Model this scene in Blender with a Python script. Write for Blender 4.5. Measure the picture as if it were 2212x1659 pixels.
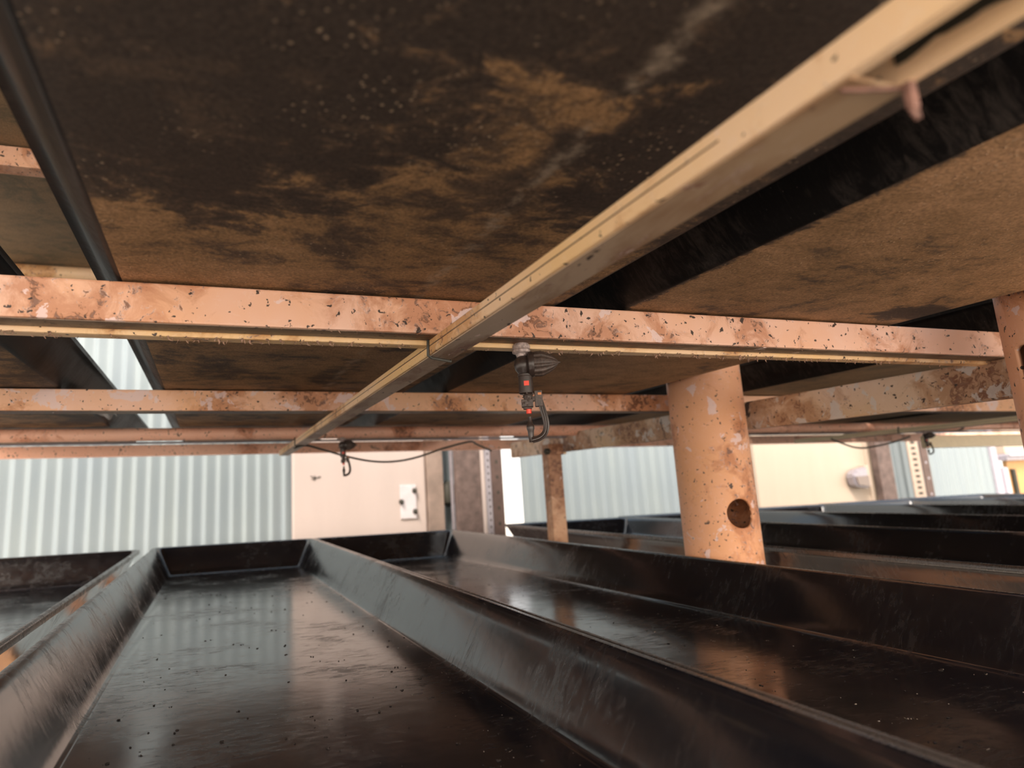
import bpy, bmesh, math, random
from mathutils import Vector, Matrix, noise

H = 1.30            # height of the camera above the ground; all plans below are measured from the camera
C = bpy.context.scene.collection
for o in list(bpy.data.objects): bpy.data.objects.remove(o)
random.seed(7)

# ------------------------------------------------------------------ camera
F, PX, PY = 1385.0, 911.0, 810.0          # focal length and principal point in pixels of the 2212x1659 frame
def unit(v): return Vector(v).normalized()
_Y = unit((453 - PX, 1085 - PY, F))
_X = Vector((5150 - PX, 890 - PY, F)); _X = (_X - _Y * _X.dot(_Y)).normalized()
_Z = _X.cross(_Y)
if _Z.dot(Vector((600 - PX, -6700 - PY, F))) < 0: _Z = -_Z
right = Vector((_X.x, _Y.x, _Z.x)); down = Vector((_X.y, _Y.y, _Z.y)); fwd = Vector((_X.z, _Y.z, _Z.z))
cam_d = bpy.data.cameras.new('camera'); cam = bpy.data.objects.new('camera', cam_d); C.objects.link(cam)
m = Matrix((right, -down, -fwd)).transposed().to_4x4(); m.translation = Vector((0, 0, H))
cam.matrix_world = m
cam_d.sensor_fit = 'HORIZONTAL'; cam_d.sensor_width = 36.0
cam_d.lens = F / 2212 * 36
cam_d.shift_x = (1106 - PX) / 2212; cam_d.shift_y = -(829.5 - PY) / 2212
cam_d.clip_start = 0.02; cam_d.clip_end = 100
cam_d.dof.use_dof = True; cam_d.dof.focus_distance = 1.02; cam_d.dof.aperture_fstop = 3.6
bpy.context.scene.camera = cam

# ------------------------------------------------------------------ world, sun, exposure
vs = bpy.context.scene.view_settings
vs.view_transform = 'Standard'; vs.look = 'None'; vs.gamma = 1.0; vs.exposure = 0.7
bpy.context.scene.display_settings.display_device = 'sRGB'
try: vs.use_curve_mapping = False
except Exception: pass
FILL_GLOW = 2.2
w = bpy.data.worlds.new('world'); bpy.context.scene.world = w; w.use_nodes = True
nt = w.node_tree; bg = nt.nodes['Background']
SUN_AZ, SUN_EL = -38, 50     # degrees: high behind the camera, a little to its left
az, el = math.radians(SUN_AZ), math.radians(SUN_EL)
sdir = Vector((math.sin(az) * math.cos(el), -math.cos(az) * math.cos(el), math.sin(el)))   # towards the sun
tc = nt.nodes.new('ShaderNodeTexCoord'); sx = nt.nodes.new('ShaderNodeSeparateXYZ'); rp = nt.nodes.new('ShaderNodeValToRGB')
nt.links.new(tc.outputs['Generated'], sx.inputs[0]); nt.links.new(sx.outputs['Z'], rp.inputs[0])
rp.color_ramp.elements[0].position = 0.0; rp.color_ramp.elements[0].color = (1.0, 0.93, 0.84, 1)
rp.color_ramp.elements[1].position = 0.5; rp.color_ramp.elements[1].color = (0.34, 0.46, 0.60, 1)
dt = nt.nodes.new('ShaderNodeVectorMath'); dt.operation = 'DOT_PRODUCT'; dt.inputs[1].default_value = (-.15, -.98, .05)
nt.links.new(tc.outputs['Generated'], dt.inputs[0])
gr = nt.nodes.new('ShaderNodeValToRGB'); nt.links.new(dt.outputs['Value'], gr.inputs[0])      # wide warm fill added to the sky, low behind the camera
gr.color_ramp.elements[0].position = 0.15; gr.color_ramp.elements[0].color = (0, 0, 0, 1)
gr.color_ramp.elements[1].position = 1.0; gr.color_ramp.elements[1].color = (1.0, 0.84, 0.68, 1)
sc_ = nt.nodes.new('ShaderNodeVectorMath'); sc_.operation = 'SCALE'; sc_.inputs['Scale'].default_value = FILL_GLOW
nt.links.new(gr.outputs[0], sc_.inputs[0])
ad = nt.nodes.new('ShaderNodeVectorMath'); ad.operation = 'ADD'; nt.links.new(rp.outputs[0], ad.inputs[0]); nt.links.new(sc_.outputs[0], ad.inputs[1])
nt.links.new(ad.outputs[0], bg.inputs[0]); bg.inputs[1].default_value = 1.3
sd = bpy.data.lights.new('low_sun', 'SUN'); sun = bpy.data.objects.new('low_sun', sd); C.objects.link(sun)
sd.energy = 4.5; sd.angle = math.radians(16); sd.color = (1.0, 0.86, 0.74)
sun.rotation_euler = sdir.to_track_quat('Z', 'Y').to_euler(); sun.location = (0, -5, 4)

# ------------------------------------------------------------------ materials
def nmat(name):
    mt = bpy.data.materials.new(name); mt.use_nodes = True
    return mt, mt.node_tree, mt.node_tree.nodes['Principled BSDF']
def node(nt, kind, **kw):
    n = nt.nodes.new(kind)
    for k, v in kw.items(): setattr(n, k, v)
    return n
def coords(nt, scale=(1, 1, 1), loc=(0, 0, 0)):
    g = node(nt, 'ShaderNodeNewGeometry'); mp = node(nt, 'ShaderNodeMapping')
    mp.inputs['Scale'].default_value = scale; mp.inputs['Location'].default_value = loc
    nt.links.new(g.outputs['Position'], mp.inputs[0]); return mp.outputs[0]
def nz(nt, vec, scale, detail=6, rough=.6, dist=0.0):
    n = node(nt, 'ShaderNodeTexNoise'); n.inputs['Scale'].default_value = scale; n.inputs['Detail'].default_value = detail
    n.inputs['Roughness'].default_value = rough; n.inputs['Distortion'].default_value = dist
    nt.links.new(vec, n.inputs['Vector']); return n.outputs['Fac']
def ramp(nt, fac, stops, interp='LINEAR'):
    r = node(nt, 'ShaderNodeValToRGB'); cr = r.color_ramp; cr.interpolation = interp
    while len(cr.elements) < len(stops): cr.elements.new(0.5)
    for e, (p, c) in zip(cr.elements, stops):
        e.position = p; e.color = (c if len(c) == 4 else (*c, 1)) if isinstance(c, tuple) else (c, c, c, 1)
    nt.links.new(fac, r.inputs[0]); return r.outputs[0]
def mix(nt, fac, a, b, mode='MIX'):
    n = node(nt, 'ShaderNodeMix', data_type='RGBA', blend_type=mode)
    if isinstance(fac, (int, float)): n.inputs[0].default_value = fac
    else: nt.links.new(fac, n.inputs[0])
    for i, v in ((6, a), (7, b)):
        if isinstance(v, tuple): n.inputs[i].default_value = (*v, 1)
        else: nt.links.new(v, n.inputs[i])
    return n.outputs[2]
def math_(nt, op, a, b=0.0):
    n = node(nt, 'ShaderNodeMath', operation=op)
    for i, v in ((0, a), (1, b)):
        if isinstance(v, (int, float)): n.inputs[i].default_value = v
        else: nt.links.new(v, n.inputs[i])
    return n.outputs[0]
def bump(nt, bs, h, strength=.3, dist=.002):
    b = node(nt, 'ShaderNodeBump'); b.inputs['Strength'].default_value = strength; b.inputs['Distance'].default_value = dist
    nt.links.new(h, b.inputs['Height']); nt.links.new(b.outputs[0], bs.inputs['Normal'])
def plain(name, col, rough=.5, metal=0.0, var=.12, sc=30):
    mt, nt, bs = nmat(name); v = coords(nt)
    n = nz(nt, v, sc, 5); c = ramp(nt, n, [(0.3, tuple(x * (1 - var) for x in col)), (0.7, tuple(min(1, x * (1 + var)) for x in col))])
    nt.links.new(c, bs.inputs['Base Color']); bs.inputs['Roughness'].default_value = rough; bs.inputs['Metallic'].default_value = metal
    return mt

def paint(name, base, base2, chip, rust_amt=.5, seed=0.0, speck=.55, dark=(.05, .03, .022), streak=(1, 1, 1), blotch=.3, blotchcol=(.80, .62, .60), dirt=.0):
    """old cream paint on steel: blotches of two creams, pale chips, rust patches, dark pits"""
    mt, nt, bs = nmat(name); v = coords(nt, streak, (seed, seed * .7, seed * .3))
    big = nz(nt, v, 2.6, 4, .6); c = ramp(nt, big, [(.36, base), (.62, base2)])
    med = nz(nt, v, 14, 8, .68, .6)
    gate = nz(nt, coords(nt, (1, 1, 1), (seed + 3.1, 1.7, 0)), 3.3, 3, .5)
    # rust patches appear where the gate noise is high
    comb = math_(nt, 'ADD', math_(nt, 'MULTIPLY', gate, .75), math_(nt, 'MULTIPLY', med, .55))
    t = 0.80 - .22 * rust_amt
    stain = ramp(nt, comb, [(t - .05, 0.0), (t + .03, 1.0)])
    c = mix(nt, math_(nt, 'MULTIPLY', stain, .75), c, (base[0] * .62, base[1] * .46, base[2] * .36))
    fine = nz(nt, v, 60, 6, .72, .9)
    chipf = ramp(nt, fine, [(.57, 0.0), (.60, 1.0)])
    c = mix(nt, math_(nt, 'MULTIPLY', chipf, math_(nt, 'ADD', math_(nt, 'MULTIPLY', stain, .75), .12)), c, chip)
    rustf = math_(nt, 'MULTIPLY', ramp(nt, math_(nt, 'ADD', math_(nt, 'MULTIPLY', comb, .5), math_(nt, 'MULTIPLY', fine, .5)), [(t * .5 + .29, 0.0), (t * .5 + .32, 1.0)]), .92)
    c = mix(nt, rustf, c, (.19, .075, .035))
    pit = nz(nt, v, 95, 3, .5, .3); pitf = ramp(nt, pit, [(.70 - .05 * speck, 0.0), (.72 - .05 * speck, 1.0)])
    c = mix(nt, pitf, c, dark)
    bigpit = nz(nt, v, 34, 6, .62, .4); bpf = ramp(nt, bigpit, [(.735 - .05 * speck, 0.0), (.75 - .05 * speck, 1.0)])
    c = mix(nt, bpf, c, dark)
    bl = nz(nt, coords(nt, streak, (seed * 2 + 5, 3, 1)), 17, 6, .58, .5); bt = .70 - .10 * blotch
    c = mix(nt, math_(nt, 'MULTIPLY', ramp(nt, bl, [(bt, 0.0), (bt + .012, 1.0)]), .8), c, blotchcol)
    if dirt > 0:
        dn = nz(nt, coords(nt, streak, (seed + 11, 8, 4)), 12, 8, .66, .7); dt_ = .70 - .10 * dirt
        c = mix(nt, ramp(nt, dn, [(dt_, 0.0), (dt_ + .02, .95)]), c, (.035, .022, .018))
    nt.links.new(c, bs.inputs['Base Color']); bs.inputs['Roughness'].default_value = .48
    hgt = math_(nt, 'SUBTRACT', math_(nt, 'MULTIPLY', fine, .25), math_(nt, 'ADD', rustf, math_(nt, 'MULTIPLY', pitf, .6)))
    bump(nt, bs, hgt, .35, .0015)
    return mt

PEACH = (.78, .47, .27); PINK = (.82, .56, .47); CREAM = (.76, .52, .31); CHIP = (.85, .66, .60)
M = {}
M['beam'] = paint('peach_beam_paint', (.78, .43, .26), (.82, .54, .44), CHIP, .56, 0.0, 1.0, blotch=.5, dirt=.15)
M['beam_b'] = paint('peach_beam_paint_rough', (.84, .46, .24), (.86, .54, .40), (.88, .70, .66), .55, 5.3, 1.0, blotch=1.2)
M['beam_c'] = paint('salmon_beam_paint', (.84, .44, .30), (.86, .50, .36), CHIP, .30, 9.1, .9, dirt=.55)
M['post'] = paint('peach_post_paint', (.76, .38, .19), (.80, .42, .26), (.88, .68, .66), .36, 2.2, .8, blotch=.65)
M['rail'] = paint('cream_rail_paint_rusted', (.62, .43, .26), (.74, .58, .48), (.84, .76, .70), .80, 4.4, 1.0, blotch=1.2, blotchcol=(.62, .58, .55), dirt=.8)
M['strut'] = paint('yellow_cream_paint', (.80, .52, .24), (.80, .56, .36), (.86, .74, .62), .30, 7.7, .4)
M['rustpost'] = paint('brown_rusted_paint', (.50, .28, .16), (.60, .38, .25), (.66, .50, .40), .75, 12.7, .6)
M['dark_brown'] = paint('dark_underside', (.14, .095, .065), (.22, .15, .10), (.36, .28, .22), .6, 1.3, 1.2)

def tray_shell(name, dusty=.2, rough=.15, base=(.007, .007, .010), ior=1.85):
    mt, nt, bs = nmat(name); v = coords(nt)
    n1 = nz(nt, v, 5, 6, .62); n2 = nz(nt, coords(nt, (1, 3.2, 1)), 26, 7, .72, .8); n3 = nz(nt, v, 260, 2, .5)
    film = ramp(nt, math_(nt, 'MULTIPLY', n1, n2), [(.24, 0.0), (.38, 1.0)])
    c = mix(nt, math_(nt, 'MULTIPLY', film, dusty), base, (.060, .048, .042))
    sp = ramp(nt, n3, [(.765, 0.0), (.785, 1.0)]); c = mix(nt, math_(nt, 'MULTIPLY', sp, .5), c, (.30, .25, .21))
    sc = nz(nt, coords(nt, (1.2, 14, 1)), 15, 3, .5, 1.6)
    scf = ramp(nt, sc, [(.494, 0.0), (.5, 1.0), (.506, 0.0)])
    c = mix(nt, math_(nt, 'MULTIPLY', scf, .12), c, (.20, .17, .15))
    nt.links.new(c, bs.inputs['Base Color'])
    r = math_(nt, 'ADD', math_(nt, 'MULTIPLY', film, .20), rough); nt.links.new(r, bs.inputs['Roughness'])
    bs.inputs['Specular IOR Level'].default_value = .5; bs.inputs['IOR'].default_value = ior
    bump(nt, bs, math_(nt, 'ADD', math_(nt, 'MULTIPLY', nz(nt, v, 9, 3), 1.0), math_(nt, 'MULTIPLY', n2, .06)), .18, .003)
    return mt
M['black'] = tray_shell('black_plastic_tray')
M['rimb'] = tray_shell('worn_tray_rim', .5, .26, (.040, .034, .031))
def underside(name, seed, dark_amt, green=0.0, patches=(), crust=None, gain=1.0):
    """mould, algae and dried soil on the bottom of a black tray; patches: (x, y, rx, ry) of black mould; crust: x of a pale seam"""
    mt, nt, bs = nmat(name); v = coords(nt, (1, 1, 1), (seed, seed * .4, 0))
    vs_ = coords(nt, (.8, 1.3, 1), (seed, seed, 0))
    big = nz(nt, v, 3.6, 9, .72, .5); mid = nz(nt, vs_, 20, 9, .72, .4); fine = nz(nt, v, 230, 5, .75)
    f = math_(nt, 'ADD', math_(nt, 'MULTIPLY', big, .6), math_(nt, 'MULTIPLY', mid, .4))
    g = node(nt, 'ShaderNodeNewGeometry'); sep = node(nt, 'ShaderNodeSeparateXYZ'); nt.links.new(g.outputs['Position'], sep.inputs[0])
    for (px_, py_, rx, ry) in patches:
        dx = math_(nt, 'MULTIPLY', math_(nt, 'SUBTRACT', sep.outputs[0], px_), 1 / rx); dy = math_(nt, 'MULTIPLY', math_(nt, 'SUBTRACT', sep.outputs[1], py_), 1 / ry)
        d = math_(nt, 'SQRT', math_(nt, 'ADD', math_(nt, 'MULTIPLY', dx, dx), math_(nt, 'MULTIPLY', dy, dy)))
        d = math_(nt, 'ADD', d, math_(nt, 'MULTIPLY', math_(nt, 'SUBTRACT', mid, .5), 1.6))
        f = math_(nt, 'SUBTRACT', f, math_(nt, 'MULTIPLY', ramp(nt, d, [(.55, 1.0), (1.0, 0.0)]), .17))
    k = dark_amt * .1
    c = ramp(nt, f, [(.35 + k, (.040 * gain, .029 * gain, .023 * gain)), (.43 + k, (.085 * gain, .056 * gain, .038 * gain)), (.50 + k, (.28 * gain, .160 * gain, (.076 + .02 * green) * gain)), (.62 + k, (.42 * gain, .24 * gain, .125 * gain))])
    fg = ramp(nt, fine, [(.30, .35), (.66, 1.35)]); c = mix(nt, 1.0, c, fg, 'MULTIPLY')
    if green: c = mix(nt, green, c, (.24 * gain, .20 * gain, .125 * gain))
    if crust is not None:
        wob = math_(nt, 'MULTIPLY', math_(nt, 'SUBTRACT', mid, .5), .05)
        dd = math_(nt, 'ABSOLUTE', math_(nt, 'ADD', math_(nt, 'SUBTRACT', sep.outputs[0], crust), wob))
        cm = math_(nt, 'MULTIPLY', ramp(nt, dd, [(.002, 1.0), (.013, 0.0)]), ramp(nt, nz(nt, v, 22, 6, .75), [(.44, 0.0), (.60, .62)]))
        c = mix(nt, cm, c, (.40, .31, .23))
    vo = node(nt, 'ShaderNodeTexVoronoi'); vo.inputs['Scale'].default_value = 130; nt.links.new(v, vo.inputs['Vector'])
    gate = nz(nt, v, 8, 4, .6)
    spk = math_(nt, 'MULTIPLY', ramp(nt, vo.outputs['Distance'], [(.12, 1.0), (.24, 0.0)]), ramp(nt, gate, [(.47, 0.0), (.60, 1.0)]))
    c = mix(nt, math_(nt, 'MULTIPLY', spk, .6), c, (.44, .31, .20))
    nt.links.new(c, bs.inputs['Base Color']); bs.inputs['Roughness'].default_value = .62; bs.inputs['Specular IOR Level'].default_value = .3
    h = math_(nt, 'ADD', math_(nt, 'ADD', math_(nt, 'MULTIPLY', fine, .5), math_(nt, 'MULTIPLY', mid, 1.0)), spk)
    bump(nt, bs, h, .6, .003)
    return mt
M['under_a'] = underside('mouldy_tray_bottom', 0.0, .1, 0, ((-.02, .42, .22, .24), (.44, .40, .17, .22), (.22, .26, .3, .1)), .285)
M['under_b'] = underside('ochre_tray_bottom', 3.7, -.30, 0, ((.62, .6, .03, .7), (1.20, .78, .10, .05)))
M['under_c'] = underside('olive_tray_bottom', 8.1, -.1, .45)
M['under_d'] = underside('dark_tray_bottom', 5.1, .5)
M['side'] = tray_shell('dirty_tray_side', .7, .42, (.008, .007, .007), 1.22)
M['plastic'] = plain('black_brown_plastic', (.036, .024, .020), .33, 0, .25, 120)
M['plastic2'] = plain('dusty_black_plastic', (.062, .042, .034), .5, 0, .6, 260)
M['red'] = plain('red_plastic', (.75, .05, .02), .35, 0, .1, 60)
M['nipple'] = plain('limescaled_collar', (.42, .34, .32), .5, 0, .5, 220)
M['cable'] = plain('grey_cable', (.06, .058, .05), .5)
M['flake'] = plain('peeling_paint_flakes', (.26, .15, .10), .6, 0, .9, 160)
M['soil'] = plain('soil_crumbs', (.022, .014, .010), .8, 0, .6, 200)
M['soil_p'] = plain('pale_crumbs', (.30, .24, .19), .8, 0, .5, 200)
def wallmat(name, a, b):
    mt, nt, bs = nmat(name); v = coords(nt); n = nz(nt, coords(nt, (1, 1, .15)), 6, 5, .6)
    c = ramp(nt, n, [(.35, a), (.65, b)]); nt.links.new(c, bs.inputs['Base Color']); bs.inputs['Roughness'].default_value = .45
    return mt
M['wall'] = wallmat('pale_green_blue_cladding', (.190, .232, .256), (.212, .254, .266))
M['panel'] = wallmat('cream_panel_paint', (.42, .355, .325), (.44, .37, .34))
M['panel_y'] = wallmat('warm_cream_panel_paint', (.40, .325, .255), (.42, .34, .27))
M['plate'] = plain('pale_steel_plate', (.55, .52, .54), .4, .2, .08)
M['steel'] = plain('grey_galvanised_steel', (.32, .30, .33), .4, .5)
M['brown'] = plain('brown_weathered_board', (.105, .072, .062), .7, 0, .45, 14)
M['taupe'] = plain('pale_taupe_board', (.22, .165, .135), .6, 0, .25, 9)
M['board'] = plain('bright_cream_board', (.88, .74, .50), .5, 0, .05)
M['brown2'] = plain('dark_brown_upright', (.085, .052, .042), .6, 0, .25, 14)
M['perf'] = plain('cream_slotted_angle_paint', (.36, .28, .22), .5)
M['white'] = plain('white_frame', (.40, .38, .43), .4, 0, .04)
M['orange'] = plain('orange_panel', (.45, .24, .08), .5, 0, .1)
M['dark'] = plain('dark_recess', (.03, .028, .02), .7)
M['ground'] = plain('pale_concrete', (.74, .66, .56), .85, 0, .15, 2)
mt, nt_, bs = nmat('lamp_glass'); bs.inputs['Base Color'].default_value = (.16, .12, .10, 1); bs.inputs['Roughness'].default_value = .12; M['glass'] = mt

# ------------------------------------------------------------------ mesh helpers
def box(bm, x0, x1, y0, y1, z0, z1, bev=0.0, mi=0):
    r = bmesh.ops.create_cube(bm, size=1.0); vs_ = r['verts']
    for v in vs_:
        v.co = Vector((x0 if v.co.x < 0 else x1, y0 if v.co.y < 0 else y1, z0 if v.co.z < 0 else z1))
    fs = {f for v in vs_ for f in v.link_faces}
    for f in fs: f.material_index = mi
    if bev > 0:
        es = list({e for v in vs_ for e in v.link_edges})
        bmesh.ops.bevel(bm, geom=es, offset=bev, segments=2, profile=.6, affect='EDGES', clamp_overlap=True)
def lathe(bm, prof, mtx=None, seg=24, cap=True):
    """prof: (radius, height) pairs, turned about local z"""
    mtx = mtx or Matrix(); rings = []
    for r, h in prof:
        rings.append([bm.verts.new(mtx @ Vector((r * math.cos(2 * math.pi * i / seg), r * math.sin(2 * math.pi * i / seg), h))) for i in range(seg)])
    for a, b in zip(rings, rings[1:]):
        for i in range(seg):
            f = bm.faces.new((a[i], a[(i + 1) % seg], b[(i + 1) % seg], b[i])); f.smooth = True
    if cap:
        bm.faces.new(rings[0][::-1]); bm.faces.new(rings[-1])
def tube(bm, pts, r, seg=10, cap=True):
    pts = [Vector(p) for p in pts]; rings = []
    up = Vector((0, 0, 1)); rs = r if isinstance(r, (list, tuple)) else [r] * len(pts)
    for i, p in enumerate(pts):
        d = (pts[min(i + 1, len(pts) - 1)] - pts[max(i - 1, 0)]).normalized()
        a = d.cross(up if abs(d.z) < .95 else Vector((0, 1, 0))).normalized(); b = a.cross(d)
        rings.append([bm.verts.new(p + (a * math.cos(2 * math.pi * k / seg) + b * math.sin(2 * math.pi * k / seg)) * rs[i]) for k in range(seg)])
    for a, b in zip(rings, rings[1:]):
        for k in range(seg):
            f = bm.faces.new((a[k], a[(k + 1) % seg], b[(k + 1) % seg], b[k])); f.smooth = True
    if cap:
        bm.faces.new(rings[0][::-1]); bm.faces.new(rings[-1])
def prism(bm, poly, y0, y1):
    """poly in x,z extruded along y"""
    a = [bm.verts.new((x, y0, z)) for x, z in poly]; b = [bm.verts.new((x, y1, z)) for x, z in poly]
    n = len(poly)
    for i in range(n): bm.faces.new((a[i], a[(i + 1) % n], b[(i + 1) % n], b[i]))
    bm.faces.new(a[::-1]); bm.faces.new(b)
def obj(name, bm, mats, parent=None, smooth=False, origin=None, angle=40):
    """links bm (camera-relative coordinates) as ONE mesh object, its origin at its base"""
    bmesh.ops.recalc_face_normals(bm, faces=bm.faces[:])
    bm.verts.ensure_lookup_table()
    if origin is None:
        xs = [v.co.x for v in bm.verts]; ys = [v.co.y for v in bm.verts]; zs = [v.co.z for v in bm.verts]
        origin = Vector(((min(xs) + max(xs)) / 2, (min(ys) + max(ys)) / 2, min(zs)))
    origin = Vector(origin)
    for v in bm.verts: v.co -= origin
    me = bpy.data.meshes.new(name); bm.to_mesh(me); bm.free()
    if not isinstance(mats, (list, tuple)): mats = [mats]
    for mt in mats: me.materials.append(mt)
    if smooth:
        for p in me.polygons: p.use_smooth = True
        try: me.set_sharp_from_angle(angle=math.radians(angle))
        except Exception: pass
    o = bpy.data.objects.new(name, me); C.objects.link(o)
    o['_o'] = list(origin)
    if parent is not None:
        o.parent = parent; o.location = origin - Vector(parent['_o'])
    else: o.location = origin + Vector((0, 0, H))
    return o
def empty(name, loc):
    o = bpy.data.objects.new(name, None); C.objects.link(o); o.location = Vector(loc) + Vector((0, 0, H)); o['_o'] = list(loc); o.empty_display_size = .05
    return o
def tag(o, label, cat, group=None, kind=None):
    o['label'] = label; o['category'] = cat
    if group: o['group'] = group
    if kind: o['kind'] = kind
    return o
def struct(o, label=None):
    o['kind'] = 'structure'
    if label: o['label'] = label
    return o

# ------------------------------------------------------------------ ground and the building behind
bm = bmesh.new(); box(bm, -14, 24, -12, 30, -H - .1, -H); struct(obj('floor', bm, M['ground']), 'pale concrete ground under the racks')
WY = 4.4
def cladding(name, x0, x1, z0, z1, pitch, y, label):
    """steel sheet: wide flat pans between narrow raised ribs"""
    bm = bmesh.new(); prof = []; x = x0; d = .013
    while x < x1:
        for fx, dy in ((0, 0), (.08, -.002), (.24, -d), (.32, -d - .001), (.40, -d), (.78, -.003), (.92, 0)):
            xx = x + fx * pitch
            if xx <= x1: prof.append((xx, y + dy))
        x += pitch
    prof.append((x1, y))
    lo = [bm.verts.new((a, b, z0)) for a, b in prof]; hi = [bm.verts.new((a, b, z1)) for a, b in prof]
    for i in range(len(prof) - 1): bm.faces.new((lo[i], lo[i + 1], hi[i + 1], hi[i]))
    back = [bm.verts.new((a, y + .03, z)) for a, z in ((x0, z0), (x1, z0), (x1, z1), (x0, z1))]
    bm.faces.new(back); bm.faces.new([lo[0], hi[0], back[3], back[0]]); bm.faces.new([lo[-1], back[1], back[2], hi[-1]])
    return struct(obj(name, bm, M['wall']), label)
cladding('wall_back', -5.2, 2.06, -H, 3.2, .0831, WY, 'pale green-blue ribbed steel wall behind the racks')
cladding('wall_back.001', 2.23, 4.55, -H, 3.2, .096, WY, 'pale green-blue ribbed steel wall right of the bright gap')
cladding('wall_back.002', 5.6, 7.47, -H, 3.2, .097, WY, 'pale green-blue ribbed steel wall at far right')

def slab(name, x0, x1, y0, y1, z0, z1, mat, bev=.004, parent=None):
    bm = bmesh.new(); box(bm, x0, x1, y0, y1, z0, z1, bev); return obj(name, bm, mat, parent)
# cream door panel left of centre
p = slab('cream_panel', .512, 1.428, WY - .10, WY - .025, -H, .78, M['panel'], .012)
tag(p, 'smooth pinkish-cream panel with a steel plate, against the ribbed wall', 'cream_panel')
pl = slab('latch_plate', 1.238, 1.352, WY - .112, WY - .099, -.165, .062, M['plate'], .003, p)
for bx, bz in ((1.340, .022), (1.243, -.05), (1.340, -.118)):
    bm = bmesh.new(); lathe(bm, [(.006, 0), (.018, .004), (.018, .01), (.007, .026), (.004, .04)], Matrix.Translation((bx, WY - .111, bz)) @ Matrix.Rotation(math.radians(90), 4, 'X'), 12)
    obj('bolt', bm, M['dark'], pl)
bm = bmesh.new()
for i in range(7):
    a = random.uniform(0, 6.28); l = random.uniform(.02, .045)
    tube(bm, [(.665, WY - .102, .128), (.665 + l * math.cos(a), WY - .103, .128 + .8 * l * math.sin(a))], .0025, 5)
obj('paint_chip', bm, M['dark'], p)
# brown upright and board group
tag(slab('timber_upright', 1.432, 1.545, 4.26, 4.36, -H, 1.0, M['taupe']), 'pale brown flat upright touching the right edge of the pinkish-cream panel', 'post')
tag(slab('steel_pipe_upright', 1.578, 1.598, 4.20, 4.22, -H, 1.0, M['steel'], .003), 'thin grey steel upright beside the mottled brown board', 'pipe')
bm = bmesh.new(); lathe(bm, [(.01, 0), (.055, .03), (.07, .09), (.055, .15), (.01, .18)], Matrix.Translation((1.60, 4.32, -.10)), 16)
tag(obj('wall_lantern', bm, M['dark'], smooth=True), 'small dark oval fitting with glint between brown upright and grey pipe', 'fitting')
b = slab('mottled_board', 1.600, 1.776, 4.14, 4.20, -H, 1.0, M['brown']); tag(b, 'mottled grey-brown board standing between grey pipe and cream strip', 'board')
tag(slab('cream_strip', 1.779, 1.805, 4.13, 4.19, -H, 1.0, M['panel'], .003), 'narrow pinkish-cream strip left of the perforated steel angle', 'trim')
def slotted(name, x0, x1, y, z0, z1, matf, hole_w, hole_h, pitch, label, parent=None, lean=0.0, holemat='dark'):
    o = slab(name, x0, x1, y, y + .012, z0, z1, M[matf], .002, parent)
    z = max(z0, -.36) + .02; cx = (x0 + x1) / 2; first = None
    while z < min(z1, .42):
        if first is None:
            bm = bmesh.new(); box(bm, cx - hole_w / 2, cx + hole_w / 2, y - .002, y + .004, z, z + hole_h); first = obj('slot', bm, M[holemat], o); z_first = z
        else:
            c = first.copy(); C.objects.link(c); c.parent = o; c.location = first.location + Vector((0, 0, z - z_first))
        z += pitch
    if label: tag(o, label, 'upright')
    if lean: o.rotation_euler.y = lean
    return o
slotted('slotted_angle', 1.807, 1.846, 4.12, -H, 1.0, 'steel', .010, .014, .045, 'narrow grey steel angle with a row of small holes, left of dark brown upright')
slotted('drilled_upright', 1.848, 1.932, 4.115, -H, 1.0, 'brown2', .016, .022, .105, 'dark brown drilled upright left of the bright gap')
# right part
p = slab('cream_panel', 4.35, 5.735, WY - .10, WY - .03, -H, .62, M['panel_y'], .015)  # thin flat cream panel standing against the wall
tag(p, 'yellowish-cream panel with a lamp, right of the thick peach column', 'cream_panel')
for x0_, x1_ in ((5.60, 5.64), (5.66, 5.72)):
    slab('edge_strip', x0_, x1_, WY - .115, WY - .098, -H, .60, M['panel_y'], .004, p)
lp = empty('bulkhead_lamp', (5.44, WY - .12, -.12)); tag(lp, 'grey tapered floodlight on the yellowish-cream panel', 'lamp')
bm = bmesh.new(); prism(bm, [(5.50, -.115), (5.34, -.09), (5.32, .0), (5.36, .045), (5.50, .075)], WY - .19, WY - .11); bmesh.ops.bevel(bm, geom=bm.edges[:], offset=.012, segments=2, affect='EDGES'); obj('housing', bm, M['steel'], lp)
bm = bmesh.new(); prism(bm, [(5.49, -.10), (5.36, -.08), (5.345, -.01), (5.49, -.005)], WY - .20, WY - .188); obj('lens', bm, M['glass'], lp)
slab('bracket', 5.51, 5.56, WY - .16, WY - .102, -.10, .085, M['panel_y'], .006, lp)
tag(slab('brown_upright', 5.63, 5.80, 4.20, 4.26, -H, .9, M['brown'], .004), 'wide brown upright right of the yellowish-cream panel', 'post')
tag(slotted('slotted_angle', 5.95, 6.085, 4.15, -H, .9, 'perf', .05, .022, .05, None), 'cream slotted angle with a ladder of dark slots, at far right', 'upright')
o = slotted('drilled_upright', 6.09, 6.18, 4.14, -H, .9, 'brown2', .02, .02, .14, None, holemat='steel'); tag(o, 'dark brown upright with pale bolts touching the cream slotted angle', 'upright')
wn = empty('window_1', (7.75, WY - .05, -.5)); struct(wn, 'white-framed window with an orange panel at far right')
slab('frame', 7.42, 7.50, WY - .035, WY, -H, 1.2, M['white'], .006, wn)
slab('frame', 7.502, 9.2, WY - .10, WY, .15, .95, M['panel_y'], .006, wn)
slab('frame', 7.502, 9.2, WY - .14, WY, .125, .149, M['white'], .006, wn)
slab('sill', 7.502, 9.2, WY - .11, WY, .085, .124, M['steel'], .004, wn)
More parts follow.
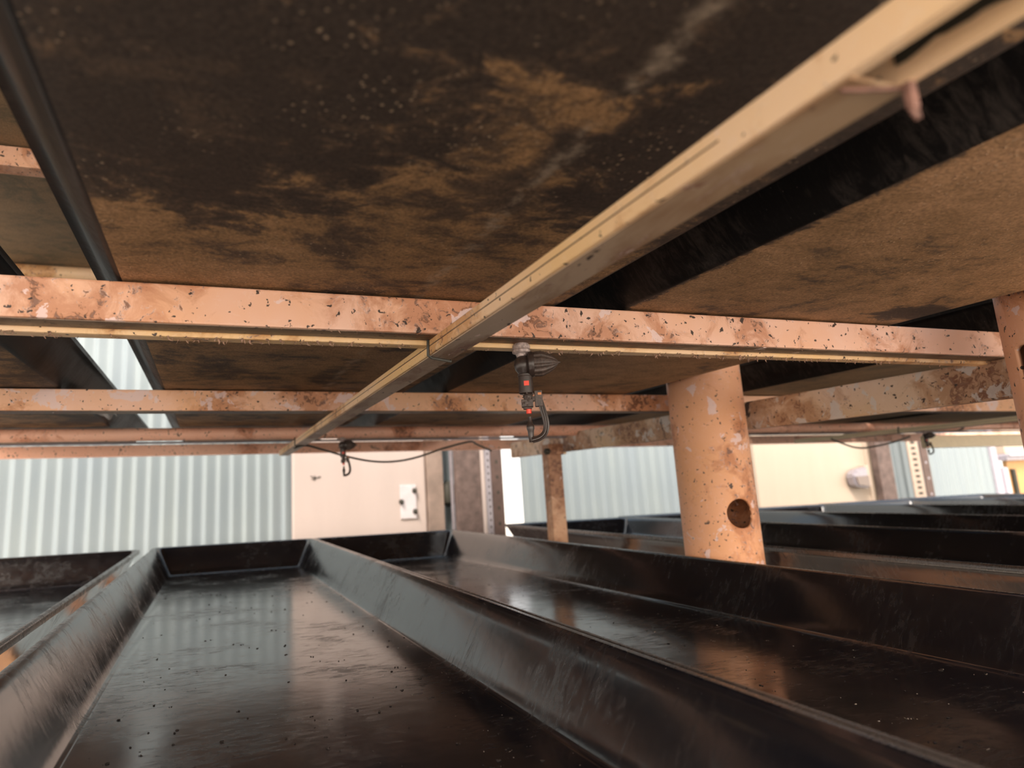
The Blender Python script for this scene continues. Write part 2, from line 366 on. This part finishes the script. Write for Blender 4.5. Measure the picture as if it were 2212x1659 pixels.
slab('orange_board', 7.60, 9.2, WY - .04, WY, -H, .084, M['orange'], .004, wn)
slab('mullion', 7.51, 7.57, WY - .06, WY - .012, -H, .02, M['white'], .004, wn)
slab('mullion', 7.62, 7.655, WY - .075, WY - .045, -H, .0, M['dark'], .003, wn)

# ------------------------------------------------------------------ trays
def ring_pts(x0, x1, y0, y1, r, z, n=5):
    out = []
    for cx, cy, a0 in ((x1 - r, y1 - r, 0), (x0 + r, y1 - r, 90), (x0 + r, y0 + r, 180), (x1 - r, y0 + r, 270)):
        for i in range(n + 1):
            a = math.radians(a0 + 90 * i / n); out.append(Vector((cx + r * math.cos(a), cy + r * math.sin(a), z)))
    return out
def make_tray(x0, x1, y0, y1, zr, depth, fl, fe, mats, sag=0.0, shoulder=.009, corner=.03, yaw=0.0):
    """shallow vacuum-formed tray: rim from x0..x1, y0..y1 at height zr, walls drawn in by fl (sides) and fe (ends)"""
    bm = bmesh.new(); t = .0035
    def L(f, z, off=0.0, mi=0):   # f: 0 at rim, 1 at floor
        r = corner * (1 - .45 * f)
        return ring_pts(x0 + fl * f + off, x1 - fl * f - off, y0 + fe * f + off, y1 - fe * f - off, r, z), mi
    loops = []
    zb = zr - depth
    # outside, from the bottom upwards
    loops += [L(1, zb, .030, 1), L(1, zb, .009, 1), L(1, zb + .0008, .005, 0), L(1, zb + .0030, .0015, 0), L(.985, zb + .0075, 0, 0)]
    for k in range(1, 6): f = 1 - k / 6 * .93; loops.append(L(f, zb + depth * (1 - f), 0, 0))
    loops += [L(.06, zr - .014, 0, 0), L(.0, zr - .014, -.003, 0), L(0, zr - .004, -.004, 2), L(0, zr - .0008, -.002, 2), L(0, zr, .001, 2)]
    s = shoulder
    loops += [L(0, zr - s * .05, .004 + s * .3, 2), L(0, zr - s * .3, .004 + s * .75, 0), L(0.06, zr - s * 1.0, .004 + s, 0)]
    for k in range(1, 7): f = .06 + (k / 6) * .90; loops.append(L(f, zr - s - (depth - s - .008) * (k / 6), .0045 + s * (1 - k / 6), 0))
    loops += [L(1, zb + t + .0012, .006, 0), L(1, zb + t, .012, 0), L(1, zb + t, .030, 0)]
    rings = []
    for pts, mi in loops:
        vv = []
        for p in pts:
            f = (zr - p.z) / depth
            p = p.copy(); p.z -= sag * f * max(0, p.y - y0) / (y1 - y0)
            vv.append(bm.verts.new(p))
        rings.append((vv, mi))
    n = len(rings[0][0])
    for (a, ma), (b, mb) in zip(rings, rings[1:]):
        for i in range(n):
            f = bm.faces.new((a[i], a[(i + 1) % n], b[(i + 1) % n], b[i])); f.material_index = mb if mb == 2 or ma != 1 else (1 if mb == 1 else 0); f.smooth = True
    f = bm.faces.new(rings[0][0][::-1]); f.material_index = 1
    bm.faces.new(rings[-1][0])
    if yaw:
        c = Vector(((x0 + x1) / 2, y0, 0)); R = Matrix.Rotation(yaw, 3, 'Z')
        for v in bm.verts: v.co = R @ (v.co - c) + c
    return bm, mats
def split_rim(bm):
    """moves the faces of the rolled rim (material 2) into a mesh of their own"""
    rb = bm.copy()
    bmesh.ops.delete(rb, geom=[f for f in rb.faces if f.material_index != 2], context='FACES')
    bmesh.ops.delete(bm, geom=[f for f in bm.faces if f.material_index == 2], context='FACES')
    for f in rb.faces: f.material_index = 0
    return rb
def tray(name, label, group, *a, **k):
    bm, mats = make_tray(*a, **k); rb = split_rim(bm)
    o = obj_keep(name, bm, mats[:2]); tag(o, label, 'tray', group)
    obj_keep('rim', rb, mats[2], o)
    return o
def obj_keep(name, bm, mats, parent=None):
    # normals already wound consistently from outside to inside: only check the first face
    return obj(name, bm, mats, parent)

LT = [M['black'], M['black'], M['rimb']]
Y0, Y1 = -.12, 3.36
GL = 'black trays on the lower tier'
tray('grow_tray', 'black tray at bottom left, cut off by the left edge', GL, -1.07, -.302, Y0, 3.29, -.2, .108, .066, .055, LT, sag=.028)
tray('grow_tray', 'large black glossy tray in the foreground reflecting the ribbed wall', GL, -.247, .497, Y0, Y1, -.2, .105, .070, .055, LT, sag=.028, shoulder=.011)
tray('grow_tray', 'black tray right of the foreground tray, its far wall meeting the thick peach column', GL, .502, 1.262, Y0, Y1, -.2, .108, .075, .06, LT, sag=.028)
tray('grow_tray', 'black tray just beyond the thick peach column, brown outer wall showing', GL, 1.575, 2.425, Y0, 3.6, -.2, .105, .055, .05, LT, yaw=-math.radians(1.6))
tray('grow_tray', 'second black tray beyond the thick peach column', GL, 2.44, 3.29, Y0, 3.7, -.2, .105, .055, .05, LT, yaw=-math.radians(1.6))
tray('grow_tray', 'third black tray beyond the thick peach column, pale inner wall under the brown upright', GL, 3.33, 4.28, Y0, 3.75, -.2, .105, .055, .05, LT, yaw=-math.radians(1.2))
tray('grow_tray', 'farthest black tray at right, below the white window frame', GL, 4.33, 5.28, Y0, 3.8, -.2, .105, .055, .05, LT, yaw=-math.radians(1.0))
tray('grow_tray', 'thin dark tray edge at far right under the orange panel', GL, 5.33, 6.28, Y0, 3.9, -.2, .105, .055, .05, LT, yaw=-math.radians(1.0))

GU = 'dirty trays overhead seen from below'
UB = .282
def utray(label, x0, x1, um, y1=Y1, y0=Y0, z=UB, fl=.053, dep=.085, g=GU):
    return tray('grow_tray', label, g, x0, x1, y0, y1, z + dep, dep, fl, .06, [M['side'], M[um], M['side']])
utray('dark dirty tray overhead at far left, its side showing below the pink beam', -1.04, -.288, 'under_d')
utray('large mouldy tray bottom filling the upper left, above the diagonal strut', -.173, .572, 'under_a')
utray('ochre-stained tray bottom at upper right, right of the diagonal strut', .577, 1.302, 'under_b')
utray('pale olive tray bottom beyond the two peach columns', 1.585, 2.43, 'under_c')
utray('pale grey tray bottom above the far yellow strut', 2.45, 3.32, 'under_c')
utray('far right overhead tray behind the rusty rail', 3.34, 4.25, 'under_c')
utray('overhead tray at far right end of the row, mostly hidden', 4.27, 5.2, 'under_c')
GT = 'trays on the topmost tier seen through the gap'
for i, (a, b_) in enumerate(((-1.62, -.885), (-.84, -.10), (-.085, .66), (.675, 1.42), (1.5, 2.4))):
    lab = ['top tier tray at far left seen through the gap', 'brown tray bottom seen through the gap at left, above the orange beams', 'top tier tray above the mouldy tray', 'top tier tray above the ochre-stained tray', 'dark top tier tray above the peach columns'][i]
    utray(lab, a, b_, 'under_c' if i != 4 else 'under_d', 3.36, z=.870, g=GT)

# a torn liner hanging off the far-left tray
bm = bmesh.new(); pts = []
for i in range(9):
    for j in range(6):
        u, v = i / 8, j / 5
        pts.append(bm.verts.new((-.33 + .10 * u * (1 - .5 * v), 1.80 + .42 * v + .04 * math.sin(5 * u), .279 - .018 * u * math.sin(v * 3.1) - .006 * math.sin(9 * u + 4 * v))))
for i in range(8):
    for j in range(5): bm.faces.new((pts[i * 6 + j], pts[(i + 1) * 6 + j], pts[(i + 1) * 6 + j + 1], pts[i * 6 + j + 1]))
o = obj('torn_liner', bm, plain('torn_grey_liner', (.26, .23, .21), .5, 0, .4, 30), smooth=True); o.modifiers.new('thickness', 'SOLIDIFY').thickness = .0015
tag(o, 'torn grey plastic liner flap hanging under the far-left overhead tray', 'liner')

# ------------------------------------------------------------------ beams
def beam(name, x0, x1, y0, y1, z0, z1, mat, label, group, bev=.003):
    o = slab(name, x0, x1, y0, y1, z0, z1, mat, bev); tag(o, label, 'beam', group); return o
GB = 'cross beams under the overhead trays'
def underside_plate(o, x0, x1, y0, y1, z): return slab('dark_underside', x0, x1, y0, y1, z - .0012, z + .0005, M['dark_brown'], 0, o)  # thin darker plate on the underside of a beam
b1 = beam('cross_beam', -1.3, 1.56, .85, .915, .227, .279, M['beam'], 'nearest peach square-section beam with flaking paint, crossing the whole picture', GB)
underside_plate(b1, -1.3, 1.56, .853, .888, .227)
slab('lower_lip', -1.3, 1.56, .889, .914, .2185, .2275, M['strut'], .003, b1)
b2 = beam('cross_beam', -1.6, 5.6, 1.69, 1.745, .227, .279, M['beam_b'], 'second cross beam behind the sprinkler, heavily pitted orange paint', GB)
underside_plate(b2, -1.6, 5.6, 1.693, 1.742, .227)
b4 = beam('cross_beam', -2.2, 6.5, 3.37, 3.41, .232, .286, M['beam_c'], 'farthest salmon cross beam, just above the ribbed wall', GB)
bm = bmesh.new(); tube(bm, [(-1.9, 2.553, .254), (6.2, 2.553, .254)], .0235, 24)
o = obj('water_pipe', bm, M['beam_c'], smooth=True); tag(o, 'round salmon pipe between the second and the farthest cross beam', 'pipe')
bm = bmesh.new(); tube(bm, [(-1.8, 2.64, .231), (5.8, 2.64, .231)], .004, 8)
tag(obj('thin_conduit', bm, M['steel'], smooth=True), 'thin grey conduit just below the round salmon pipe', 'pipe')
GB2 = 'cross beams of the top tier'
tag(beam('cross_beam', -1.9, 2.5, .85, .90, .815, .866, M['beam'], '', GB2), 'top tier cross beam nearest the camera', 'beam', GB2)
tag(beam('cross_beam', -1.9, 2.5, 1.65, 1.70, .815, .866, M['beam'], '', GB2), 'short stretch of orange beam seen through the gap at upper left', 'beam', GB2)
bm = bmesh.new(); tube(bm, [(-1.9, 2.52, .843), (2.5, 2.52, .843)], .026, 20)
tag(obj('water_pipe', bm, M['strut'], smooth=True), 'round cream pipe of the top tier seen just above the pink beam at left', 'pipe')
GB3 = 'cross beams carrying the lower trays'
for i, y in enumerate((.85, 1.69, 2.53, 3.28)):
    beam('cross_beam', -1.6, 5.6, y, y + .05, -.395, -.345, M['beam_b'], ['beam under the lower trays nearest the camera', 'second beam under the lower trays', 'third beam under the lower trays', 'farthest beam under the lower trays'][i], GB3)
# wide cream board at the far right
tag(slab('cream_board', 3.9, 6.5, 2.60, 2.64, .138, .208, M['board'], .003), 'wide yellowish-cream board at far right above the ribbed wall', 'board')

# peeling paint under the near beam
def flakes(bm, n, x0, x1, y, z, spread=.006, big=1.0, seed=1):
    rnd = random.Random(seed)
    for i in range(n):
        x = rnd.uniform(x0, x1)
        if noise.noise(Vector((x * 4.0, seed, 0))) < -.12 and rnd.random() < .8: continue
        l = rnd.uniform(.003, .009) * big; wd = rnd.uniform(.0008, .0030) * big; a = rnd.uniform(-1.2, 1.2); k = rnd.uniform(-1, 1)
        yy = y + rnd.uniform(-spread, spread); prev = None
        for s_ in range(4):
            u = s_ / 3; ang = a + k * u * 1.6
            cx = x + l * u * math.sin(ang); cz = z + .001 - l * u * max(.15, math.cos(ang)); ww = wd * (1 - .6 * u)
            pr = (bm.verts.new((cx - ww / 2, yy + .002 * math.sin(3 * u), cz)), bm.verts.new((cx + ww / 2, yy + .002 * u, cz + .0006)))
            if prev: bm.faces.new((prev[0], prev[1], pr[1], pr[0]))
            prev = pr
bm = bmesh.new(); flakes(bm, 420, -.35, 1.5, .896, .2185, .010, 1.05, 3); flakes(bm, 160, -.35, 1.5, .852, .228, .001, .8, 5)
o = obj('peeling_paint', bm, M['flake'], b1); o['kind'] = 'stuff'; o['label'] = 'curled brown paint flakes hanging off the beam'; o.modifiers.new('t', 'SOLIDIFY').thickness = .0005
bm = bmesh.new(); flakes(bm, 50, -.4, 1.4, 1.70, .2275, .004, .8, 8)
o = obj('peeling_paint', bm, M['flake'], b2); o['kind'] = 'stuff'

# ------------------------------------------------------------------ diagonal struts (run along the trays)
def strut(x0, x1, ya, yb, ysplit, label, mat):
    zt, zb = .2265, .2045; t = .003
    e = empty('channel_strut', ((x0 + x1) / 2, yb, zb)); tag(e, label, 'strut', 'channel struts hanging under the cross beams')
    bm = bmesh.new(); prism(bm, [(x0, zb), (x0 + .010, zb), (x0 + .010, zt), (x0, zt)], ya, yb)
    bmesh.ops.bevel(bm, geom=bm.edges[:], offset=.0012, segments=1, affect='EDGES'); obj('web', bm, mat, e)
    bm = bmesh.new(); prism(bm, [(x0 - .0008, .2160), (x0 + .001, .2160), (x0 + .001, .2172), (x0 - .0008, .2172)], max(ya, .3), yb); obj('seam', bm, M['dark_brown'], e)
    bm = bmesh.new(); prism(bm, [(x1 - .006, zb), (x1, zb), (x1, zt), (x1 - .006, zt)], ya, yb); obj('flange', bm, mat, e)
    bm = bmesh.new(); prism(bm, [(x0 + .010, zt - t), (x1 - .006, zt - t), (x1 - .006, zt), (x0 + .010, zt)], ya, yb); obj('web', bm, M['dark'], e)  # inner web coloured dark to imitate the shaded hollow of the channel
    bm = bmesh.new(); prism(bm, [(x0 + .004, zb - .0015), (x1, zb - .0015), (x1, zb + .0015), (x0 + .004, zb + .0015)], ysplit, yb); obj('cover_strip', bm, M['lid'], e)
    return e
M['lid'] = paint('tan_cover_strip', (.36, .24, .14), (.45, .33, .24), (.60, .48, .42), .5, 21.0, .2, streak=(1, .35, 1))
s1 = strut(.309, .353, -.1, 3.12, .214, 'long cream channel strut running diagonally from top right towards the ribbed wall', M['strut'])
bm = bmesh.new(); rnd = random.Random(4); up_ = []; lo_ = []
for i in range(61):
    y = -.1 + .312 * i / 60; z = .2145 + .0035 * noise.noise(Vector((y * 60, 0, 2))) + .0012 * rnd.random()
    lo_.append(bm.verts.new((.3462, y, z))); up_.append(bm.verts.new((.3462, y, .2234)))
for i in range(60): bm.faces.new((lo_[i], lo_[i + 1], up_[i + 1], up_[i]))
o = obj('dark_strip', bm, M['dark'], s1); o.modifiers.new('t', 'SOLIDIFY').thickness = .0006  # jagged dark strip along the upper inner face of the flange
bm = bmesh.new(); box(bm, .3475, .3535, .208, .2125, .189, .216, .0015); tube(bm, [(.352, .211, .2025), (.334, .216, .2018), (.316, .222, .2022)], .0014, 6)
for i in range(5): tube(bm, [(.3485 + .001 * i, .210, .190), (.3475 + .0016 * i, .210, .186 - .0015 * (i % 3))], .0010, 5)
obj('hanging_clip', bm, plain('brown_clip', (.20, .10, .075), .6, 0, .4, 100), s1)
def tie(x0, x1, y, zt, zb, parent, tail):
    bm = bmesh.new(); r = .0022; pth = [(x0 - .002, y, zt), (x0 - .002, y + .003, zb - .001), (x0 + .004, y + .004, zb - .004), (x1, y + .03, zb - .003), (x1 + .003, y + .032, zt)]
    tube(bm, pth, r, 6); obj('wire_tie', bm, M['cable'], parent)
tie(.309, .353, .885, .229, .2035, s1, 0); tie(.309, .353, 2.50, .232, .2035, s1, 0)
s2 = strut(3.33, 3.375, -.1, 2.98, -.09, 'yellow channel strut at far right above the yellowish-cream panel', M['board'])  # brighter cream than the near strut, colour makes up for missing light
tie(3.33, 3.375, 2.35, .235, .2035, s2, 0)

# rusty rail between the posts
bm = bmesh.new(); prism(bm, [(0, 0), (.035, 0), (.035, .084), (0, .084)], 0, 1)
for v in bm.verts:
    y = v.co.y; v.co = Vector((v.co.x + 1.553 + .03 * y, .80 + 2.45 * y, v.co.z + .143 + .030 * y))
bmesh.ops.bevel(bm, geom=bm.edges[:], offset=.004, segments=2, affect='EDGES')
k = obj('rack_rail', bm, M['rail']); tag(k, 'flat cream rail covered in rust blotches, between the two thick columns and beyond', 'rail')

# ------------------------------------------------------------------ columns
def column(cx, cy, r, z0, z1, hole_dir, hole_z, hole_r, label, bottom):
    bm = bmesh.new(); seg = 144; a0 = math.atan2(hole_dir[1], hole_dir[0])
    zs = [z0]; z = z0
    dz = 2 * math.pi * r / seg
    while z < z1: z += dz if abs(z - hole_z) < hole_r * 1.6 else .05; zs.append(min(z, z1))
    grid = []
    for z in zs:
        row = []
        for i in range(seg):
            s_ = ((i - seg / 2) * dz); dzh = z - hole_z; d = math.hypot(s_, dzh); ang = s_ / r
            inside = d < hole_r
            if d < hole_r + dz * .75 and d > hole_r - dz * .75 and d > 1e-6: s2_ = s_ / d * hole_r; z2 = hole_z + dzh / d * hole_r; ang = s2_ / r; zz = z2; inside = False
            else: zz = z
            row.append((bm.verts.new((cx + r * math.cos(a0 + ang), cy + r * math.sin(a0 + ang), zz)), inside))
        grid.append(row)
    for a, b_ in zip(grid, grid[1:]):
        for i in range(seg):
            q = [a[i], a[(i + 1) % seg], b_[(i + 1) % seg], b_[i]]
            if any(x[1] for x in q): continue
            f = bm.faces.new([x[0] for x in q]); f.smooth = True
    o = bm_obj = obj('pipe_column', bm, M['post'], smooth=True)
    md = o.modifiers.new('wall', 'SOLIDIFY'); md.thickness = .007; md.offset = -1
    tag(o, label, 'column', 'thick peach pipe columns in the aisle')
    return o
column(1.41, 1.55, .104, -H, 1.0, (-.1605, -.987), -.090, .040, 'thick round peach-painted column with a drilled hole, standing behind the foreground trays', 0)
column(1.412, .66, .104, -H, 1.0, (-.93, .36), .186, .022, 'thick peach-painted column cut off by the right edge of the picture', 0)
# small rusty upright with a bolted bracket
e = slab('rack_upright', 1.475, 1.545, 2.64, 2.70, -H, .20, M['rustpost'], .004); tag(e, 'slim rust-brown upright bolted to the rail, left of the thick column', 'post')
slab('bracket', 1.472, 1.549, 2.625, 2.64, .150, .200, M['rustpost'], .003, e)
bm = bmesh.new(); lathe(bm, [(.016, 0), (.016, .012), (.008, .018)], Matrix.Translation((1.462, 2.63, .165)) @ Matrix.Rotation(math.radians(90), 4, 'X'), 6); obj('bolt', bm, M['dark'], e)
e = slab('rack_upright', 1.985, 2.055, 3.45, 3.50, .20, .9, M['strut'], .004); tag(e, 'pale upright stub above the round salmon pipe, behind the sprinkler', 'post')

# ------------------------------------------------------------------ sprinklers
S = .00074
def sprinkler(x, y, z, label, yaw=-28, sc=1.0, full=True):
    """micro sprinkler with anti-drip valve; drawn in its own plane: u to the right, v downward, from the top of the collar"""
    root = empty('micro_sprinkler', (x, y, z - .145 * sc)); tag(root, label, 'sprinkler', 'black micro sprinklers with red nozzles')
    R = Matrix.Translation((x, y, z)) @ Matrix.Rotation(math.radians(yaw), 4, 'Z') @ Matrix.Scale(sc, 4)
    def P(u, v, d=0.0): return R @ Vector((u * S, d, -v * S))
    def zl(u): return R @ Matrix.Translation((u * S, 0, 0))
    def lz(prof, u, seg=24): 
        bm = bmesh.new(); lathe(bm, [(r * S, -v * S) for r, v in prof], zl(u), seg); return bm
    obj('collar', lz([(14, -4), (19, 2), (19, 8), (16, 10), (19, 12), (19, 17), (12, 20), (10, 28)], -6), M['nipple'], root, True)
    obj('valve_body', lz([(3, 22), (11, 25), (17, 32), (19.5, 43), (17, 54), (12, 61), (11, 70)], -4), M['plastic'], root, True)
    # ribbed cap pointing right
    T2 = R @ Matrix.Translation((0, 0, -43 * S)) @ Matrix.Rotation(math.radians(90), 4, 'Y')
    bm = bmesh.new(); lathe(bm, [(r * S, h * S) for r, h in ((16, 4), (27, 8), (28, 14), (27, 18), (26, 19))], T2, 32); obj('cap_flange', bm, M['plastic'], root, True)
    bm = bmesh.new(); seg = 48; rings = []
    prof = [(25, 18), (25.5, 34), (23.5, 40), (20, 48), (15, 57), (8, 65), (3, 69), (1.6, 73), (.5, 74)]
    for r, h in prof:
        rings.append([bm.verts.new(T2 @ Vector((r * S * (1 + (.06 if (i // 2) % 2 else -.02) * (r > 7)) * math.cos(2 * math.pi * i / seg), r * S * (1 + (.06 if (i // 2) % 2 else -.02) * (r > 7)) * math.sin(2 * math.pi * i / seg), h * S))) for i in range(seg)])
    for a, b_ in zip(rings, rings[1:]):
        for i in range(seg): bm.faces.new((a[i], a[(i + 1) % seg], b_[(i + 1) % seg], b_[i]))
    bm.faces.new(rings[0]); bm.faces.new(rings[-1]); obj('ribbed_cap', bm, M['plastic2'], root)
    obj('connector', lz([(13, 62), (16, 64), (16, 68), (15, 69), (15.5, 104), (13, 106)], -1), M['plastic'], root, True)
    bm = bmesh.new(); box(bm, -5, 5.5, -16.6, -10, -90, -80, 0)
    for v in bm.verts: v.co = R @ (v.co * S)
    obj('red_insert', bm, M['red'], root)
    bm = bmesh.new()
    lathe(bm, [(r * S, -v * S) for r, v in ((8, 104), (10, 112), (8, 118), (11, 124))], zl(1), 14)
    for (u0, u1, v0, v1, d0, d1) in ((-13, 11, 118, 134, -13, 10), (-10, 8, 134, 138, -9, 8), (9, 22, 112, 122, -6, 6)):
        b0 = len(bm.verts); box(bm, u0 * S, u1 * S, d0 * S, d1 * S, -v1 * S, -v0 * S, 1.6 * S)
        for v in list(bm.verts)[b0:]: v.co = R @ v.co
    for i in range(14):
        a = random.uniform(-1.2, 1.2); q = P(random.uniform(-12, 12), random.uniform(105, 136), -.010 - random.random() * .002)
        bmesh.ops.create_icosphere(bm, subdivisions=1, radius=random.uniform(1.2, 2.6) * S * sc, matrix=Matrix.Translation(q))
    obj('nozzle_block', bm, M['plastic2'], root)
    bm = bmesh.new()
    b0 = 0; box(bm, 15 * S, 31 * S, -8 * S, 8 * S, -134 * S, -100 * S, 2 * S)
    for v in bm.verts: v.co = R @ v.co
    obj('clip', bm, M['plastic2'], root)
    bm = bmesh.new(); box(bm, 22 * S, 29 * S, -8.6 * S, -7 * S, -110 * S, -105 * S)
    for v in bm.verts: v.co = R @ v.co
    obj('red_insert', bm, plain('orange_chip', (.6, .2, .06), .5) if 'chip' not in M else M['chip'], root)
    obj('nozzle', lz([(5.5, 136), (5.5, 147), (4, 148)], 1, 12), M['red'], root, True)
    # bridge arm: flat ribbed strap curving down to the anvil
    bm = bmesh.new(); path = [(25, 120), (30, 140), (34, 160), (34.5, 176), (30, 190), (19, 199), (4, 203)]
    fine = []
    for i in range(len(path) - 1):
        p0 = path[max(i - 1, 0)]; p1 = path[i]; p2 = path[i + 1]; p3 = path[min(i + 2, len(path) - 1)]
        for j in range(5):
            t_ = j / 5; fine.append(tuple(.5 * (2 * p1[q] + (p2[q] - p0[q]) * t_ + (2 * p0[q] - 5 * p1[q] + 4 * p2[q] - p3[q]) * t_ ** 2 + (3 * p1[q] - p0[q] - 3 * p2[q] + p3[q]) * t_ ** 3) for q in (0, 1)))
    fine.append(path[-1]); prev = None
    sec = [(-6, -5), (-3, -6.5), (-.8, -4.5), (.8, -4.5), (3, -6.5), (6, -5), (6, 5), (-6, 5)]
    for i, (u, v) in enumerate(fine):
        a = fine[max(i - 1, 0)]; b_ = fine[min(i + 1, len(fine) - 1)]; du, dv = b_[0] - a[0], b_[1] - a[1]; l = math.hypot(du, dv); nu, nv = -dv / l, du / l
        ring = [bm.verts.new(P(u + nu * s_, v + nv * s_, dd * S)) for s_, dd in sec]
        if prev:
            for q in range(8): bm.faces.new((prev[q], prev[(q + 1) % 8], ring[(q + 1) % 8], ring[q]))
        else: bm.faces.new(ring)
        prev = ring
    bm.faces.new(prev); obj('bridge_arm', bm, M['plastic'], root)
    obj('anvil', lz([(4.2, 154), (4.4, 165), (6, 169), (8, 173), (8, 179), (6.5, 184), (6, 190), (4.5, 206), (5, 207)], 2, 16), M['plastic'], root, True)
    return root
M['chip'] = plain('orange_chip', (.60, .20, .06), .5)
sprinkler(.466, .885, .2235, 'black micro sprinkler with red nozzle hanging under the near beam, right of the diagonal strut', sc=1.0)
sprinkler(.505, 2.553, .236, 'small black micro sprinkler hanging in front of the pinkish-cream panel', yaw=-11, sc=1.02)
sprinkler(3.82, 2.553, .232, 'small black micro sprinkler at far right in front of the cream board', yaw=-50, sc=.88)

# ------------------------------------------------------------------ cables
def cable(pts, r, label):
    out = []
    for i in range(len(pts) - 1):
        p0, p1, p2, p3 = (Vector(pts[max(i - 1, 0)]), Vector(pts[i]), Vector(pts[i + 1]), Vector(pts[min(i + 2, len(pts) - 1)]))
        for j in range(8):
            t_ = j / 8; out.append(.5 * (2 * p1 + (p2 - p0) * t_ + (2 * p0 - 5 * p1 + 4 * p2 - p3) * t_ ** 2 + (3 * p1 - p0 - 3 * p2 + p3) * t_ ** 3))
    out.append(Vector(pts[-1])); bm = bmesh.new(); tube(bm, out, r, 8)
    return tag(obj('sagging_cable', bm, M['cable'], smooth=True), label, 'cable', 'thin sagging cables')
_R = Matrix((right, down, fwd)).transposed()
def at(x, y, Y):      # world point on the plane at distance Y behind a picture point (used for placing only)
    d = _R @ Vector((x - PX, y - PY, F)); return d * (Y / d.y)
cable([at(636, 968, 2.5), at(660, 962, 2.55), at(700, 972, 2.62), at(745, 985, 2.64), at(800, 996, 2.64), at(850, 997, 2.64), at(900, 988, 2.64), at(960, 968, 2.64), at(1015, 954, 2.64), at(1030, 960, 2.7), at(1062, 974, 2.75)], .0042, 'thin cable sagging in front of the pinkish-cream panel')
cable([at(1796, 948, 2.6), at(1820, 958, 2.6), at(1850, 967, 2.6), at(1880, 966, 2.6), at(1930, 955, 2.6), at(1965, 943, 2.6)], .0050, 'thin cable sagging in front of the yellowish-cream panel')

# ------------------------------------------------------------------ soil crumbs in the trays
def crumbs(x0, x1, y0, y1, n, seed, mat, label, zf, size=(.0006, .0022), nearbias=2.0):
    rnd = random.Random(seed); bm = bmesh.new()
    for i in range(n):
        y = y0 + (y1 - y0) * rnd.random() ** nearbias; x = rnd.uniform(x0, x1)
        if noise.noise(Vector((x * 7, y * 5, seed))) < -.05 and rnd.random() < .7: continue
        for k in range(rnd.choice((1, 1, 2, 3))):
            r = rnd.uniform(*size) * (1 + y * .35); a = Vector((x + rnd.uniform(-.003, .003), y + rnd.uniform(-.003, .003), zf(y) + r * .5))
            mtx = Matrix.Translation(a) @ Matrix.Rotation(rnd.uniform(0, 3.1), 4, 'Z') @ Matrix.Diagonal((rnd.uniform(.7, 2.0), rnd.uniform(.5, 1.2), rnd.uniform(.4, .8), 1))
            r0 = bmesh.ops.create_icosphere(bm, subdivisions=1, radius=r, matrix=mtx)
            for v in r0['verts']: v.co += Vector((rnd.uniform(-1, 1), rnd.uniform(-1, 1), rnd.uniform(-.5, .5))) * r * .35
    return tag(obj('soil_crumbs', bm, mat), label, 'soil crumbs', None, 'stuff')
zf2 = lambda y: -.305 + .0035 - .028 * (y - Y0) / (Y1 - Y0)
zf3 = lambda y: -.308 + .0035 - .028 * (y - Y0) / (Y1 - Y0)
crumbs(-.15, .42, .35, 2.6, 420, 11, M['soil'], 'dark soil crumbs scattered on the floor of the foreground tray', zf2, (.0003, .0014), 1.6)
crumbs(.30, .42, .35, 1.2, 110, 12, M['soil_p'], 'pale specks along the right wall inside the foreground tray', zf2, (.0002, .0005), 1.3)
crumbs(.60, 1.16, .35, 2.8, 260, 13, M['soil'], 'dark soil crumbs on the floor of the tray right of the foreground tray', zf3, (.0003, .0014), 1.6)
crumbs(.75, 1.16, .45, 1.6, 90, 14, M['soil_p'], 'pale flecks and flakes on the floor of the tray right of the foreground tray', zf3, (.0003, .0008), 1.3)
for o in bpy.data.objects:
    if '_o' in o: del o['_o']
